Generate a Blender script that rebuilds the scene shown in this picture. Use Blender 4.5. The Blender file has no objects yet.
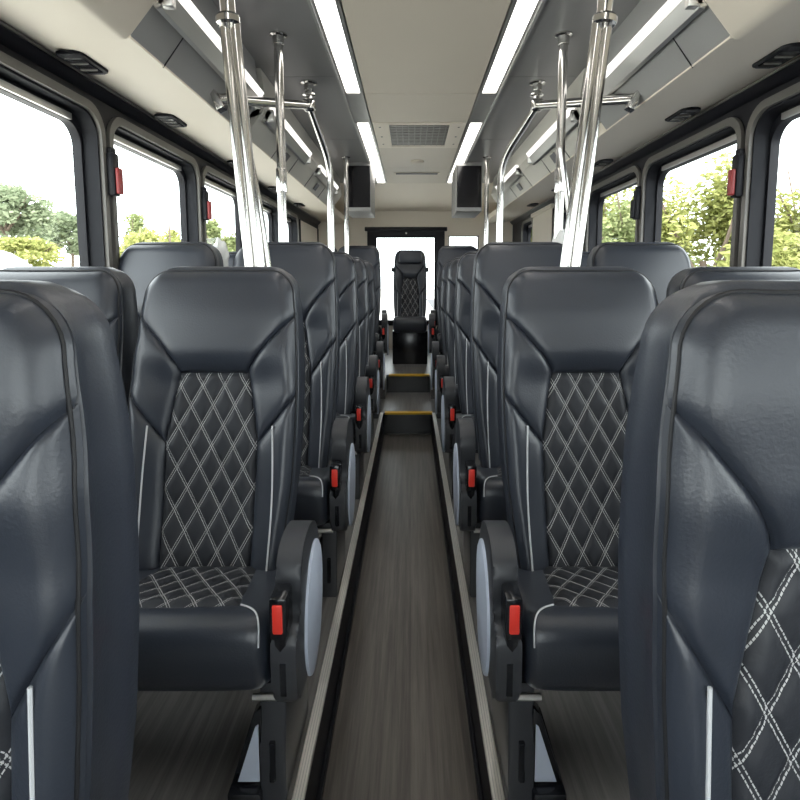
import bpy, bmesh, math, random
from mathutils import Vector, Matrix

SC = bpy.context.scene
COL = SC.collection
PI = math.pi

# ------------------------------------------------------------------ materials
def principled(name, color, rough=.5, metal=0., spec=.5, noise=None, bump=None, coat=0.):
    m = bpy.data.materials.new(name); m.use_nodes = True
    nt = m.node_tree; b = nt.nodes['Principled BSDF']
    b.inputs['Base Color'].default_value = (*color, 1)
    b.inputs['Roughness'].default_value = rough
    b.inputs['Metallic'].default_value = metal
    b.inputs['Specular IOR Level'].default_value = spec
    b.inputs['Coat Weight'].default_value = coat
    if noise or bump:
        tc = nt.nodes.new('ShaderNodeTexCoord')
    if noise:
        scale, amt = noise
        n = nt.nodes.new('ShaderNodeTexNoise'); n.inputs['Scale'].default_value = scale
        n.inputs['Detail'].default_value = 4
        r = nt.nodes.new('ShaderNodeMix'); r.data_type = 'RGBA'
        nt.links.new(tc.outputs['Object'], n.inputs['Vector'])
        nt.links.new(n.outputs['Fac'], r.inputs[0])
        r.inputs[6].default_value = (*[c*(1-amt) for c in color], 1)
        r.inputs[7].default_value = (*[min(1, c*(1+amt)) for c in color], 1)
        nt.links.new(r.outputs[2], b.inputs['Base Color'])
    if bump:
        scale, st = bump
        n2 = nt.nodes.new('ShaderNodeTexNoise'); n2.inputs['Scale'].default_value = scale
        n2.inputs['Detail'].default_value = 3
        bp = nt.nodes.new('ShaderNodeBump'); bp.inputs['Strength'].default_value = st
        bp.inputs['Distance'].default_value = .004
        nt.links.new(tc.outputs['Object'], n2.inputs['Vector'])
        nt.links.new(n2.outputs['Fac'], bp.inputs['Height'])
        nt.links.new(bp.outputs['Normal'], b.inputs['Normal'])
    return m

def emitter(name, color, strength):
    m = bpy.data.materials.new(name); m.use_nodes = True
    nt = m.node_tree; nt.nodes.clear()
    e = nt.nodes.new('ShaderNodeEmission'); o = nt.nodes.new('ShaderNodeOutputMaterial')
    e.inputs['Color'].default_value = (*color, 1); e.inputs['Strength'].default_value = strength
    nt.links.new(e.outputs[0], o.inputs[0])
    return m

def glass_mat(name, tint=(.97, .99, .98), gloss=.06):
    m = bpy.data.materials.new(name); m.use_nodes = True
    nt = m.node_tree; nt.nodes.clear()
    t = nt.nodes.new('ShaderNodeBsdfTransparent'); t.inputs[0].default_value = (*tint, 1)
    g = nt.nodes.new('ShaderNodeBsdfGlossy'); g.inputs['Roughness'].default_value = .03
    f = nt.nodes.new('ShaderNodeFresnel'); f.inputs['IOR'].default_value = 1.2
    mx = nt.nodes.new('ShaderNodeMixShader'); o = nt.nodes.new('ShaderNodeOutputMaterial')
    ge = nt.nodes.new('ShaderNodeNewGeometry')
    sb = nt.nodes.new('ShaderNodeMath'); sb.operation = 'SUBTRACT'; sb.inputs[0].default_value = 1
    mu = nt.nodes.new('ShaderNodeMath'); mu.operation = 'MULTIPLY'
    nt.links.new(ge.outputs['Backfacing'], sb.inputs[1])
    nt.links.new(f.outputs[0], mu.inputs[0]); nt.links.new(sb.outputs[0], mu.inputs[1])
    nt.links.new(mu.outputs[0], mx.inputs[0]); nt.links.new(t.outputs[0], mx.inputs[1])
    nt.links.new(g.outputs[0], mx.inputs[2]); nt.links.new(mx.outputs[0], o.inputs[0])
    return m

def math_node(nt, op, a, b=None, c=None):
    n = nt.nodes.new('ShaderNodeMath'); n.operation = op
    for i, v in enumerate((a, b, c)):
        if v is None: continue
        if isinstance(v, (int, float)): n.inputs[i].default_value = v
        else: nt.links.new(v, n.inputs[i])
    return n.outputs[0]

def quilt_mat(name, color, stitch, sx, sy):
    """leather with twin-needle diamond stitching, UV measured in metres"""
    m = principled(name, color, .5, spec=.4, bump=(260, .12))
    nt = m.node_tree; b = nt.nodes['Principled BSDF']
    uv = nt.nodes.new('ShaderNodeUVMap'); uv.uv_map = 'UVMap'
    sp = nt.nodes.new('ShaderNodeSeparateXYZ'); nt.links.new(uv.outputs[0], sp.inputs[0])
    u = math_node(nt, 'DIVIDE', sp.outputs[0], sx); v = math_node(nt, 'DIVIDE', sp.outputs[1], sy)
    perp = 1/math.sqrt(1/sx**2+1/sy**2)
    masks = []
    for op in ('ADD', 'SUBTRACT'):
        a = math_node(nt, op, u, v)
        fr = math_node(nt, 'FRACT', math_node(nt, 'ADD', a, 100.5))
        d = math_node(nt, 'ABSOLUTE', math_node(nt, 'SUBTRACT', fr, .5))
        dd = math_node(nt, 'ABSOLUTE', math_node(nt, 'SUBTRACT', d, .0025/perp))
        # stitch dashes along the other axis
        other = math_node(nt, 'SUBTRACT' if op == 'ADD' else 'ADD', u, v)
        fr2 = math_node(nt, 'FRACT', math_node(nt, 'ADD', math_node(nt, 'MULTIPLY', other, 11.), 200.))
        dash = math_node(nt, 'LESS_THAN', fr2, .78)
        line = math_node(nt, 'LESS_THAN', dd, .0007/perp)
        masks.append(math_node(nt, 'MULTIPLY', line, dash))
    mk = math_node(nt, 'MAXIMUM', masks[0], masks[1])
    mx = nt.nodes.new('ShaderNodeMix'); mx.data_type = 'RGBA'
    nt.links.new(mk, mx.inputs[0])
    mx.inputs[6].default_value = (*color, 1); mx.inputs[7].default_value = (*stitch, 1)
    nt.links.new(mx.outputs[2], b.inputs['Base Color'])
    return m

def plank_mat(name, c1, c2, width, grain, rough=.34, axis=0):
    """vinyl planks running along Y with long fine grain"""
    m = principled(name, c1, rough)
    nt = m.node_tree; b = nt.nodes['Principled BSDF']
    tc = nt.nodes.new('ShaderNodeTexCoord')
    sp = nt.nodes.new('ShaderNodeSeparateXYZ'); nt.links.new(tc.outputs['Object'], sp.inputs[0])
    mp = nt.nodes.new('ShaderNodeMapping'); mp.inputs['Scale'].default_value = (grain, grain*.03, grain)
    nt.links.new(tc.outputs['Object'], mp.inputs[0])
    n = nt.nodes.new('ShaderNodeTexNoise'); n.inputs['Scale'].default_value = 1; n.inputs['Detail'].default_value = 6
    n.inputs['Roughness'].default_value = .7
    nt.links.new(mp.outputs[0], n.inputs['Vector'])
    cell = math_node(nt, 'FLOOR', math_node(nt, 'DIVIDE', sp.outputs[0], width))
    wn = nt.nodes.new('ShaderNodeTexWhiteNoise'); wn.noise_dimensions = '1D'
    nt.links.new(cell, wn.inputs['W'])
    fac = math_node(nt, 'ADD', math_node(nt, 'MULTIPLY', math_node(nt, 'SUBTRACT', n.outputs['Fac'], .3), 1.9),
                    math_node(nt, 'MULTIPLY', math_node(nt, 'SUBTRACT', wn.outputs['Value'], .5), .45))
    mx = nt.nodes.new('ShaderNodeMix'); mx.data_type = 'RGBA'; mx.clamp_factor = True
    nt.links.new(fac, mx.inputs[0])
    mx.inputs[6].default_value = (*c1, 1); mx.inputs[7].default_value = (*c2, 1)
    nt.links.new(mx.outputs[2], b.inputs['Base Color'])
    bp = nt.nodes.new('ShaderNodeBump'); bp.inputs['Strength'].default_value = .15; bp.inputs['Distance'].default_value = .002
    nt.links.new(n.outputs['Fac'], bp.inputs['Height']); nt.links.new(bp.outputs[0], b.inputs['Normal'])
    return m

def foliage_mat(name, c1, c2):
    m = bpy.data.materials.new(name); m.use_nodes = True
    nt = m.node_tree; nt.nodes.clear()
    g = nt.nodes.new('ShaderNodeNewGeometry')
    mx = nt.nodes.new('ShaderNodeMix'); mx.data_type = 'RGBA'
    nt.links.new(g.outputs['Random Per Island'], mx.inputs[0])
    mx.inputs[6].default_value = (*c1, 1); mx.inputs[7].default_value = (*c2, 1)
    d = nt.nodes.new('ShaderNodeBsdfDiffuse'); t = nt.nodes.new('ShaderNodeBsdfTranslucent')
    ms = nt.nodes.new('ShaderNodeMixShader'); ms.inputs[0].default_value = .4
    o = nt.nodes.new('ShaderNodeOutputMaterial')
    nt.links.new(mx.outputs[2], d.inputs[0]); nt.links.new(mx.outputs[2], t.inputs[0])
    nt.links.new(d.outputs[0], ms.inputs[1]); nt.links.new(t.outputs[0], ms.inputs[2])
    nt.links.new(ms.outputs[0], o.inputs[0])
    return m

M = {}
LEATHER = (.024, .029, .041)
M['leather'] = principled('black_leather', LEATHER, .36, spec=.7, noise=(6, .15), bump=(240, .10))
M['shell'] = principled('seat_side_leather', (.027, .032, .045), .38, spec=.7, noise=(6, .15), bump=(240, .10))
M['quilt'] = quilt_mat('quilted_leather', (.022, .024, .030), (.50, .50, .50), .056, .100)
M['thread'] = principled('white_piping', (.55, .56, .58), .6)
M['seam'] = principled('black_seam', (.008, .008, .010), .6)
M['plastic'] = principled('charcoal_plastic', (.034, .036, .042), .42, noise=(40, .1), bump=(500, .08))
M['gloss_black'] = principled('gloss_black', (.008, .009, .012), .18)
M['oval'] = principled('grey_blue_plastic', (.52, .57, .68), .4, noise=(30, .04))
M['red'] = principled('red_plastic', (.80, .045, .030), .4)
M['latch_red'] = principled('latch_red', (.30, .035, .035), .35)
M['chrome'] = principled('polished_steel', (.62, .61, .59), .15, metal=1., noise=(20, .04))
M['alu'] = principled('brushed_aluminium', (.72, .71, .69), .35, metal=1., bump=(400, .05))
M['rail'] = principled('pale_step_edge', (.97, .95, .90), .30, metal=.75, noise=(30, .03))
M['yellow'] = principled('yellow_nosing', (.85, .52, .03), .5, noise=(60, .1))
M['aisle'] = plank_mat('aisle_vinyl', (.062, .053, .047), (.205, .18, .158), .14, 60)
M['deck'] = plank_mat('platform_vinyl', (.095, .090, .086), (.27, .255, .245), .16, 60)
M['dark'] = principled('black_trim', (.008, .008, .012), .5, spec=.3, noise=(20, .1))
M['darkgrey'] = principled('dark_grey_trim', (.014, .015, .019), .6, spec=.2, noise=(20, .08))
M['framegrey'] = principled('window_lip_grey', (.15, .142, .13), .4, noise=(20, .05))
M['cream'] = principled('cream_lining', (.82, .75, .645), .6, noise=(3, .03), bump=(300, .04))
M['panel'] = principled('beige_ceiling_panel', (.68, .615, .52), .55, noise=(3, .03), bump=(300, .04))
M['grey'] = principled('grey_ceiling_lining', (.22, .22, .22), .36, noise=(4, .05), bump=(300, .05))
M['midgrey'] = principled('grey_console', (.35, .35, .345), .5, noise=(4, .05))
M['palegrey'] = principled('pale_console', (.68, .66, .60), .5, noise=(4, .04))
M['wallgrey'] = principled('grey_side_wall', (.17, .17, .18), .6, noise=(8, .06))
M['light'] = emitter('lamp_diffuser', (1., .96, .90), 7.0)
M['bar_light'] = emitter('bar_lamp_diffuser', (1., .97, .92), 1.6)
M['glass'] = glass_mat('window_glass')
M['clear'] = principled('milky_plastic', (.82, .82, .80), .3, noise=(30, .08))
M['screen'] = principled('black_screen', (.006, .006, .008), .12)
M['bark'] = principled('tree_bark', (.16, .12, .09), .9, noise=(8, .3))
M['leafA'] = foliage_mat('leaves_pale_green', (.15, .19, .075), (.40, .43, .22))
M['leafB'] = foliage_mat('leaves_yellow_green', (.19, .215, .065), (.52, .52, .21))
M['leafC'] = foliage_mat('leaves_grey_green', (.16, .20, .12), (.36, .40, .27))
M['ground'] = principled('pale_concrete', (.62, .60, .56), .9, noise=(.5, .12))
M['added_dark_ground'] = principled('added_dark_ground', (.07, .07, .075), .9, noise=(2, .2))  # dark ground added to cut bounce light on the right side
M['carwhite'] = principled('car_paint', (.75, .76, .78), .2, coat=.5)
M['carglass'] = principled('car_glass', (.04, .05, .06), .08)
M['rubber'] = principled('rubber', (.02, .02, .02), .8)

# ------------------------------------------------------------------ mesh helpers
def box(bm, x0, x1, y0, y1, z0, z1, bev=0., seg=2):
    vs = [bm.verts.new((x, y, z)) for x in (x0, x1) for y in (y0, y1) for z in (z0, z1)]
    idx = [(0, 1, 3, 2), (4, 6, 7, 5), (0, 4, 5, 1), (2, 3, 7, 6), (0, 2, 6, 4), (1, 5, 7, 3)]
    fs = [bm.faces.new([vs[i] for i in f]) for f in idx]
    if bev > 0:
        es = list({e for f in fs for e in f.edges})
        bmesh.ops.bevel(bm, geom=es, offset=bev, segments=seg, affect='EDGES', profile=.5)

def tube(bm, pts, r, n=14, cap=True):
    pts = [Vector(p) for p in pts]
    rs = r if isinstance(r, (list, tuple)) else [r]*len(pts)
    rings = []
    ref = None
    for i, p in enumerate(pts):
        t = (pts[min(i+1, len(pts)-1)] - pts[max(i-1, 0)])
        t = t.normalized() if t.length > 1e-9 else Vector((0, 0, 1))
        if ref is None:
            ref = t.orthogonal().normalized()
        ref = (ref - t*ref.dot(t)).normalized()
        b = t.cross(ref)
        rings.append([bm.verts.new(p + (ref*math.cos(2*PI*k/n) + b*math.sin(2*PI*k/n))*rs[i]) for k in range(n)])
    for a, b in zip(rings, rings[1:]):
        for k in range(n):
            bm.faces.new((a[k], a[(k+1) % n], b[(k+1) % n], b[k]))
    if cap:
        bm.faces.new(list(reversed(rings[0]))); bm.faces.new(rings[-1])

def bend(pts, rad=.06, n=6):
    """round the inner corners of a polyline"""
    pts = [Vector(p) for p in pts]; out = [pts[0]]
    for a, p, b in zip(pts, pts[1:], pts[2:]):
        d1 = (a-p); d2 = (b-p); r = min(rad, d1.length*.45, d2.length*.45)
        p1 = p + d1.normalized()*r; p2 = p + d2.normalized()*r
        for k in range(n+1):
            t = k/n; out.append(p1*(1-t)**2 + p*2*t*(1-t) + p2*t*t)
    out.append(pts[-1]); return out

def prism(bm, poly, axis, a, b, bev=0., seg=2):
    """polygon extruded along an axis ('x': poly=(y,z); 'y': poly=(x,z); 'z': poly=(x,y))"""
    def P(p, w):
        return {'x': (w, p[0], p[1]), 'y': (p[0], w, p[1]), 'z': (p[0], p[1], w)}[axis]
    A = [bm.verts.new(P(p, a)) for p in poly]; B = [bm.verts.new(P(p, b)) for p in poly]
    n = len(poly)
    f1 = bm.faces.new(A); f2 = bm.faces.new(list(reversed(B)))
    for k in range(n):
        bm.faces.new((A[k], B[k], B[(k+1) % n], A[(k+1) % n]))
    if bev > 0:
        es = list(f1.edges) + list(f2.edges)
        bmesh.ops.bevel(bm, geom=es, offset=bev, segments=seg, affect='EDGES', profile=.5)

def lathe(bm, prof, origin, axis=(0, 0, 1), n=20):
    """prof: (radius, height) pairs along axis from origin"""
    ax = Vector(axis).normalized(); e1 = ax.orthogonal().normalized(); e2 = ax.cross(e1); o = Vector(origin)
    rings = []
    for r, h in prof:
        rings.append([bm.verts.new(o + ax*h + (e1*math.cos(2*PI*k/n)+e2*math.sin(2*PI*k/n))*max(r, 1e-4)) for k in range(n)])
    for a, b in zip(rings, rings[1:]):
        for k in range(n):
            bm.faces.new((a[k], a[(k+1) % n], b[(k+1) % n], b[k]))
    bm.faces.new(list(reversed(rings[0]))); bm.faces.new(rings[-1])

def catmull(pts, n=6, closed=True):
    out = []; N = len(pts)
    rng = range(N) if closed else range(N-1)
    for i in rng:
        g = (lambda k: pts[k % N]) if closed else (lambda k: pts[max(0, min(N-1, k))])
        p0, p1, p2, p3 = g(i-1), g(i), g(i+1), g(i+2)
        for k in range(n):
            t = k/n
            out.append(tuple(.5*((2*b) + (-a+c)*t + (2*a-5*b+4*c-d)*t*t + (-a+3*b-3*c+d)*t**3)
                             for a, b, c, d in zip(p0, p1, p2, p3)))
    if not closed: out.append(tuple(pts[-1]))
    return out

def obj(name, bm, mat, parent=None, smooth=True, angle=35, kind=None, label=None):
    bmesh.ops.recalc_face_normals(bm, faces=bm.faces)
    me = bpy.data.meshes.new(name); bm.to_mesh(me); bm.free()
    for m in (mat if isinstance(mat, (list, tuple)) else [mat]): me.materials.append(m)
    if smooth:
        me.polygons.foreach_set('use_smooth', [True]*len(me.polygons))
        try: me.set_sharp_from_angle(angle=math.radians(angle))
        except Exception: pass
    o = bpy.data.objects.new(name, me); COL.objects.link(o)
    if parent is not None: o.parent = parent
    if kind: o['kind'] = kind
    if label: o['label'] = label
    return o

def NB(): return bmesh.new()

def thing(name, label, cat, loc=(0, 0, 0), group=None):
    o = bpy.data.objects.new(name, None); COL.objects.link(o)
    o.empty_display_size = .1
    o.location = loc; o['label'] = label; o['category'] = cat
    if group: o['group'] = group
    return o

def tag(o, label, cat, group=None):
    o['label'] = label; o['category'] = cat
    if group: o['group'] = group
    return o

def dup(root, loc, label, group=None):
    r = root.copy(); COL.objects.link(r); r.location = loc; r['label'] = label
    if group: r['group'] = group
    for ch in list(root.children):
        c = ch.copy(); COL.objects.link(c); c.parent = r
        for g in list(ch.children):
            d = g.copy(); COL.objects.link(d); d.parent = c
    return r

def lerp(a, b, t): return a+(b-a)*t
def interp(tab, t):
    if t <= tab[0][0]: return tab[0][1]
    for (a, va), (b, vb) in zip(tab, tab[1:]):
        if t <= b:
            k = (t-a)/(b-a); return lerp(va, vb, k)
    return tab[-1][1]
def smooth01(x):
    x = max(0., min(1., x)); return x*x*(3-2*x)

# ------------------------------------------------------------------ seat back
W_TAB = [(0, .186), (.1, .195), (.28, .210), (.45, .216), (.58, .217), (.72, .213), (.84, .206), (.905, .200)]
def half_width(t):
    if t <= .905: return interp(W_TAB, t)
    k = min(1., (t-.905)/.095)
    return .200 - .066*(1-math.sqrt(max(0., 1-k*k)))
QUILT_SCALE = 1.
def quilt_edge(t): return QUILT_SCALE*interp([(0, .112), (.43, .116), (.645, .088)], t)
def head_diag(t):
    k = (t-.645)/(.842-.645); return lerp(quilt_edge(.645), half_width(.842), max(0, k)**1.4)
def wing_diag(t):     # lower seam of the upper wing: outline at .58 down to quilt edge at .41
    k = (t-.41)/(.58-.41); return lerp(quilt_edge(.41), half_width(.58), k)

def region_bounds(kind):
    """(t0, t1, inner(t), outer(t)) for the side regions (positive s)"""
    if kind == 'wing':
        return (.41, .842, lambda t: quilt_edge(t) if t < .645 else head_diag(t),
                lambda t: wing_diag(t) if t < .58 else half_width(t))
    if kind == 'bolster':
        return (0., .58, lambda t: quilt_edge(t) if t < .41 else wing_diag(t), half_width)

def bulge(s, t, ws):
    w = half_width(t)*ws; a = min(1., abs(s)/max(w, 1e-4))
    b = .030*smooth01((t-.60)/.14)*(1-.35*a*a)*(1-.55*smooth01((t-.84)/.18))   # head cushion
    b += .034*a**2*(1-smooth01((t-.55)/.25)) + .012*(1-smooth01(t/.25))        # side wings, lumbar
    d = min(w-abs(s), (1.0-t)*.75 + .004)
    k = 1-max(0., min(1., d/.032)); b -= .026*k*k
    return b

def build_back(parent, cx, h, lean, z0, ws=1., ybase=0.):
    """backrest shell plus front panels as children; returns the shell"""
    def P(s, t, puff=0.):
        return (cx+s, ybase + lean*t - bulge(s, t, ws) - puff, z0 + h*t)
    # --- shell: rings of the outline stepping rearwards
    bm = NB()
    ts = [i/26*.905 for i in range(27)] + [.905+.095*math.sin(PI/2*k/8) for k in range(1, 9)]
    right = [(half_width(t)*ws, t) for t in ts]
    top = [(half_width(1.)*ws*(1-2*k/8), 1.) for k in range(1, 8)]
    left = [(-s, t) for s, t in reversed(right)]
    outline = right + top + left
    steps = [(.010, .004), (.0, .012), (-.009, .028), (-.011, .055), (-.010, .095), (-.004, .112), (.012, .128), (.05, .136)]
    rings = []
    for inset, dep in steps:
        ring = []
        for s, t in outline:
            c = (0, .5); ln = math.hypot(s, (t-.5)*h)
            edge = max(0., (t-.80)/.20)
            ns = s - math.copysign(min(abs(s), inset), s) if abs(s) > .01 else s
            nt = t - inset/h*edge + (0 if t > .02 else .0)
            ring.append(bm.verts.new((cx+ns, ybase + lean*t - bulge(s, t, ws)*max(0, 1-dep/.05) + dep*(.82+.18*min(1., (1.02-t)*4)), z0 + h*nt)))
        rings.append(ring)
    n = len(outline)
    for a, b in zip(rings, rings[1:]):
        for k in range(n-1):
            bm.faces.new((a[k], a[k+1], b[k+1], b[k]))
        bm.faces.new((a[n-1], a[0], b[0], b[n-1]))
    for ring in (rings[0], rings[-1]):      # close front (under the panels) and back, strip by strip
        m = n//2
        for k in range(m):
            i, j = k, n-1-k
            if i+1 < j-1 or i+1 == j-1:
                try:
                    if i+1 == j-1: bm.faces.new((ring[i], ring[i+1], ring[j]))
                    else: bm.faces.new((ring[i], ring[i+1], ring[j-1], ring[j]))
                except ValueError: pass
    shell = obj('backrest', bm, M['shell'], parent, angle=60)
    # --- generic row patch
    def seg_dist(px, py, poly):
        best = 9
        for (ax, ay), (bx, by) in zip(poly, poly[1:]+poly[:1]):
            dx, dy = bx-ax, by-ay; L = dx*dx+dy*dy
            k = 0 if L < 1e-12 else max(0, min(1, ((px-ax)*dx+(py-ay)*dy)/L))
            best = min(best, math.hypot(px-ax-k*dx, py-ay-k*dy))
        return best
    def patch(name, mat, t0, t1, lo, hi, nr, nc, puff, quilt=False, sign=1, label=None):
        bm = NB(); uv = bm.loops.layers.uv.new('UVMap')
        rows = [lerp(t0, t1, .5-.5*math.cos(PI*i/nr)*(1) if not quilt else i/nr) for i in range(nr+1)]
        poly = [(lo(t)*ws, t*h) for t in rows] + [(hi(t)*ws, t*h) for t in reversed(rows)]
        grid = []; co = {}
        for t in rows:
            row = []
            for j in range(nc+1):
                k = .5-.5*math.cos(PI*j/nc) if not quilt else j/nc
                s = lerp(lo(t), hi(t), k)*ws
                d = seg_dist(s, t*h, poly)
                pf = puff*(1-math.exp(-d/.009)) - .0035*math.exp(-(d/.004)**2)
                if quilt:
                    sx, sy = .056, .100
                    a = s/sx + t*h/sy; b = s/sx - t*h/sy
                    da = abs((a+100.5) % 1-.5); db = abs((b+100.5) % 1-.5)
                    pf += .007*min(1., (min(da, db)/.5)*2.4)**.6*min(1, d/.012)
                v = bm.verts.new(P(s*sign, t, pf)); co[v] = (s*sign, t*h); row.append(v)
            grid.append(row)
        for a, b in zip(grid, grid[1:]):
            for j in range(nc):
                q = [a[j], a[j+1], b[j+1], b[j]]
                if sign < 0: q.reverse()
                f = bm.faces.new(q)
                for l in f.loops: l[uv].uv = co[l.vert]
        bmesh.ops.remove_doubles(bm, verts=bm.verts, dist=1e-5)
        return obj(name, bm, mat, shell, angle=80, label=label)
    patch('headrest', M['leather'], .645, 1., lambda t: -(head_diag(t) if t < .842 else half_width(t)),
          lambda t: head_diag(t) if t < .842 else half_width(t), 34, 30, .010)
    patch('quilted_panel', M['quilt'], 0., .645, lambda t: -quilt_edge(t), quilt_edge, 84, 40, .004, True,
          label='diamond quilted panel with white double stitching')
    for sg in (1, -1):
        a, b, lo, hi = region_bounds('wing')
        patch('side_wing', M['leather'], a, b, lo, hi, 30, 16, .009, sign=sg)
        a, b, lo, hi = region_bounds('bolster')
        patch('side_bolster', M['leather'], a, b, lo, hi, 30, 16, .009, sign=sg)
        # light piping line on the lower bolster
        bm = NB(); pts = []
        for i in range(19):
            t = lerp(.015, .475, i/18)
            s = max(lerp(.158, .163, math.sin(PI*i/18)), quilt_edge(.43)+.034)
            pts.append(P(s*ws*sg, t, .0095))
        tube(bm, pts, .0024, 6)
        obj('piping', bm, M['thread'], shell, label='white piping line')
    # stitched seam cord around the whole outline
    bm = NB(); tube(bm, [P((half_width(t)-.0035)*ws, t, .001) for t in ts] + [P(q, .9985, .001) for q, _ in top] + [P(-(half_width(t)-.0035)*ws, t, .001) for t in reversed(ts)], .0026, 6)
    obj('edge_seam', bm, M['seam'], shell)
    return shell

# ------------------------------------------------------------------ seat cushion
CUSH = [(.07, .300), (.05, .342), (0., .346), (-.10, .366), (-.20, .386), (-.255, .400), (-.29, .407), (-.318, .400), (-.334, .378),
        (-.338, .345), (-.333, .300), (-.320, .260), (-.297, .241), (-.25, .234), (.0, .234), (.07, .240)]
def build_cushion(parent, cx, hw, ws_in=1.):
    bm = NB()
    prof = CUSH
    cy = sum(p[0] for p in prof)/len(prof); cz = .325
    xs = [(-hw, .045), (-hw+.006, .022), (-hw+.018, .007), (-hw+.035, 0), (0, 0), (hw-.035, 0), (hw-.018, .007), (hw-.006, .022), (hw, .045)]
    rings = []
    for x, off in xs:
        ring = []
        for y, z in prof:
            dy, dz = y-cy, z-cz
            ring.append(bm.verts.new((cx+x, y-off*.6*math.copysign(min(1, abs(dy)/.1), dy), z-off*.6*math.copysign(min(1, abs(dz)/.05), dz))))
        rings.append(ring)
    n = len(prof)
    for a, b in zip(rings, rings[1:]):
        for k in range(n): bm.faces.new((a[k], a[(k+1) % n], b[(k+1) % n], b[k]))
    bm.faces.new(rings[0]); bm.faces.new(list(reversed(rings[-1])))
    c = obj('cushion', bm, M['leather'], parent, angle=50)
    sub = c.modifiers.new('sub', 'SUBSURF'); sub.levels = 1; sub.render_levels = 2
    # quilted inset on top
    def top(y): return interp(sorted((p[0], p[1]) for p in prof[1:7]), y)
    bm = NB(); uv = bm.loops.layers.uv.new('UVMap'); co = {}; grid = []
    ny, nx = 36, 48
    for i in range(ny+1):
        y = lerp(-.005, -.262, i/ny); row = []
        w = lerp(.118, .150, i/ny)*ws_in
        for j in range(nx+1):
            x = lerp(-w, w, j/nx)
            yy = y - .012*math.sin(PI*j/nx)*(i/ny)
            a = x/.056 + yy/.085; b = x/.056 - yy/.085
            da = abs((a+100.5) % 1-.5); db = abs((b+100.5) % 1-.5)
            e = min(1, min(i, ny-i)/4, min(j, nx-j)/4)
            pf = .003 + .007*min(1., (min(da, db)/.5)*2.4)**.6*e - .004*(1-e)
            v = bm.verts.new((cx+x, yy, top(yy)+pf)); co[v] = (x, yy*.1/.085); row.append(v)
        grid.append(row)
    for a, b in zip(grid, grid[1:]):
        for j in range(nx):
            f = bm.faces.new((a[j], a[j+1], b[j+1], b[j]))
            for l in f.loops: l[uv].uv = co[l.vert]
    obj('quilted_inset', bm, M['quilt'], c, angle=80, label='diamond quilted seat inset with white stitching')
    for sg in (1, -1):      # pale seam from inset corner over the front roll
        bm = NB()
        pts = [(sg*.150, -.262, top(-.262)+.003), (sg*.172, -.276, .4065), (sg*.186, -.290, .4055), (sg*.195, -.307, .401), (sg*.200, -.322, .388), (sg*.201, -.332, .36)]
        tube(bm, [(cx+p[0]*hw/.2165, p[1]-.001, p[2]) for p in catmull(pts, 4, False)], .0019, 6)
        obj('front_piping', bm, M['thread'], c, label='pale stitched seam')
    return c

def rounded_poly(y0, y1, z0, z1, r, n=5):
    pts = []
    for cy, cz, a0 in ((y1-r, z1-r, 0), (y0+r, z1-r, PI/2), (y0+r, z0+r, PI), (y1-r, z0+r, 3*PI/2)):
        for k in range(n+1):
            a = a0+PI/2*k/n; pts.append((cy+r*math.cos(a), cz+r*math.sin(a)))
    return pts

def aisle_armrest(parent, sd, dz):
    """moulded aisle-side arm panel; sd=+1 when the aisle is on +x"""
    x0, x1 = .459*sd, .508*sd
    K = lambda z: z + dz*smooth01((z-.38)/.12)
    prof = catmull([(-.330, .250), (-.336, .310), (-.334, .362), (-.318, .385), (-.288, .398), (-.276, .425), (-.283, .480), (-.275, .525),
                    (-.235, .557), (-.165, .563), (-.100, .540), (-.060, .480), (-.045, .400), (-.055, .320), (-.10, .255), (-.18, .226), (-.29, .230)], 5)
    prof = [(y, K(z)) for y, z in prof]
    bm = NB(); prism(bm, prof, 'x', x0, x1, .011, 3)
    arm = obj('armrest', bm, M['plastic'], parent, angle=50)
    bm = NB()
    el = []
    for k in range(40):
        a = 2*PI*k/40; y = .098*math.cos(a); z = .142*math.sin(a); rot = math.radians(-14)
        el.append((-.152+y*math.cos(rot)-z*math.sin(rot), .335+y*math.sin(rot)+z*math.cos(rot)))
    prism(bm, el, 'x', x1-.004*sd, x1+.006*sd, .004, 2)
    obj('oval_panel', bm, M['oval'], arm, label='pale grey blue oval side panel')
    bm = NB(); box(bm, .482*sd-.006, .482*sd+.006, -.3375, -.330, .262, .330, .001, 1)
    obj('front_slot', bm, M['gloss_black'], arm)
    # seat belt buckle at the notch
    bm = NB(); xc = .478*sd
    box(bm, xc-.0165, xc+.0165, -.350, -.29, .385, .468, .006, 2)
    bk = obj('belt_buckle', bm, M['gloss_black'], parent)
    bm = NB(); box(bm, xc-.0095, xc+.0095, -.3545, -.348, .400, .457, .003, 2)
    obj('release_button', bm, M['red'], bk, label='red release button')
    bm = NB(); tube(bm, [(xc, -.326, .388), (xc, -.322, .35), (xc-.012*sd, -.30, .31), (xc-.02*sd, -.26, .27)], [.016, .013, .012, .012], 8)
    obj('buckle_stalk', bm, M['gloss_black'], bk)
    return arm

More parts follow.
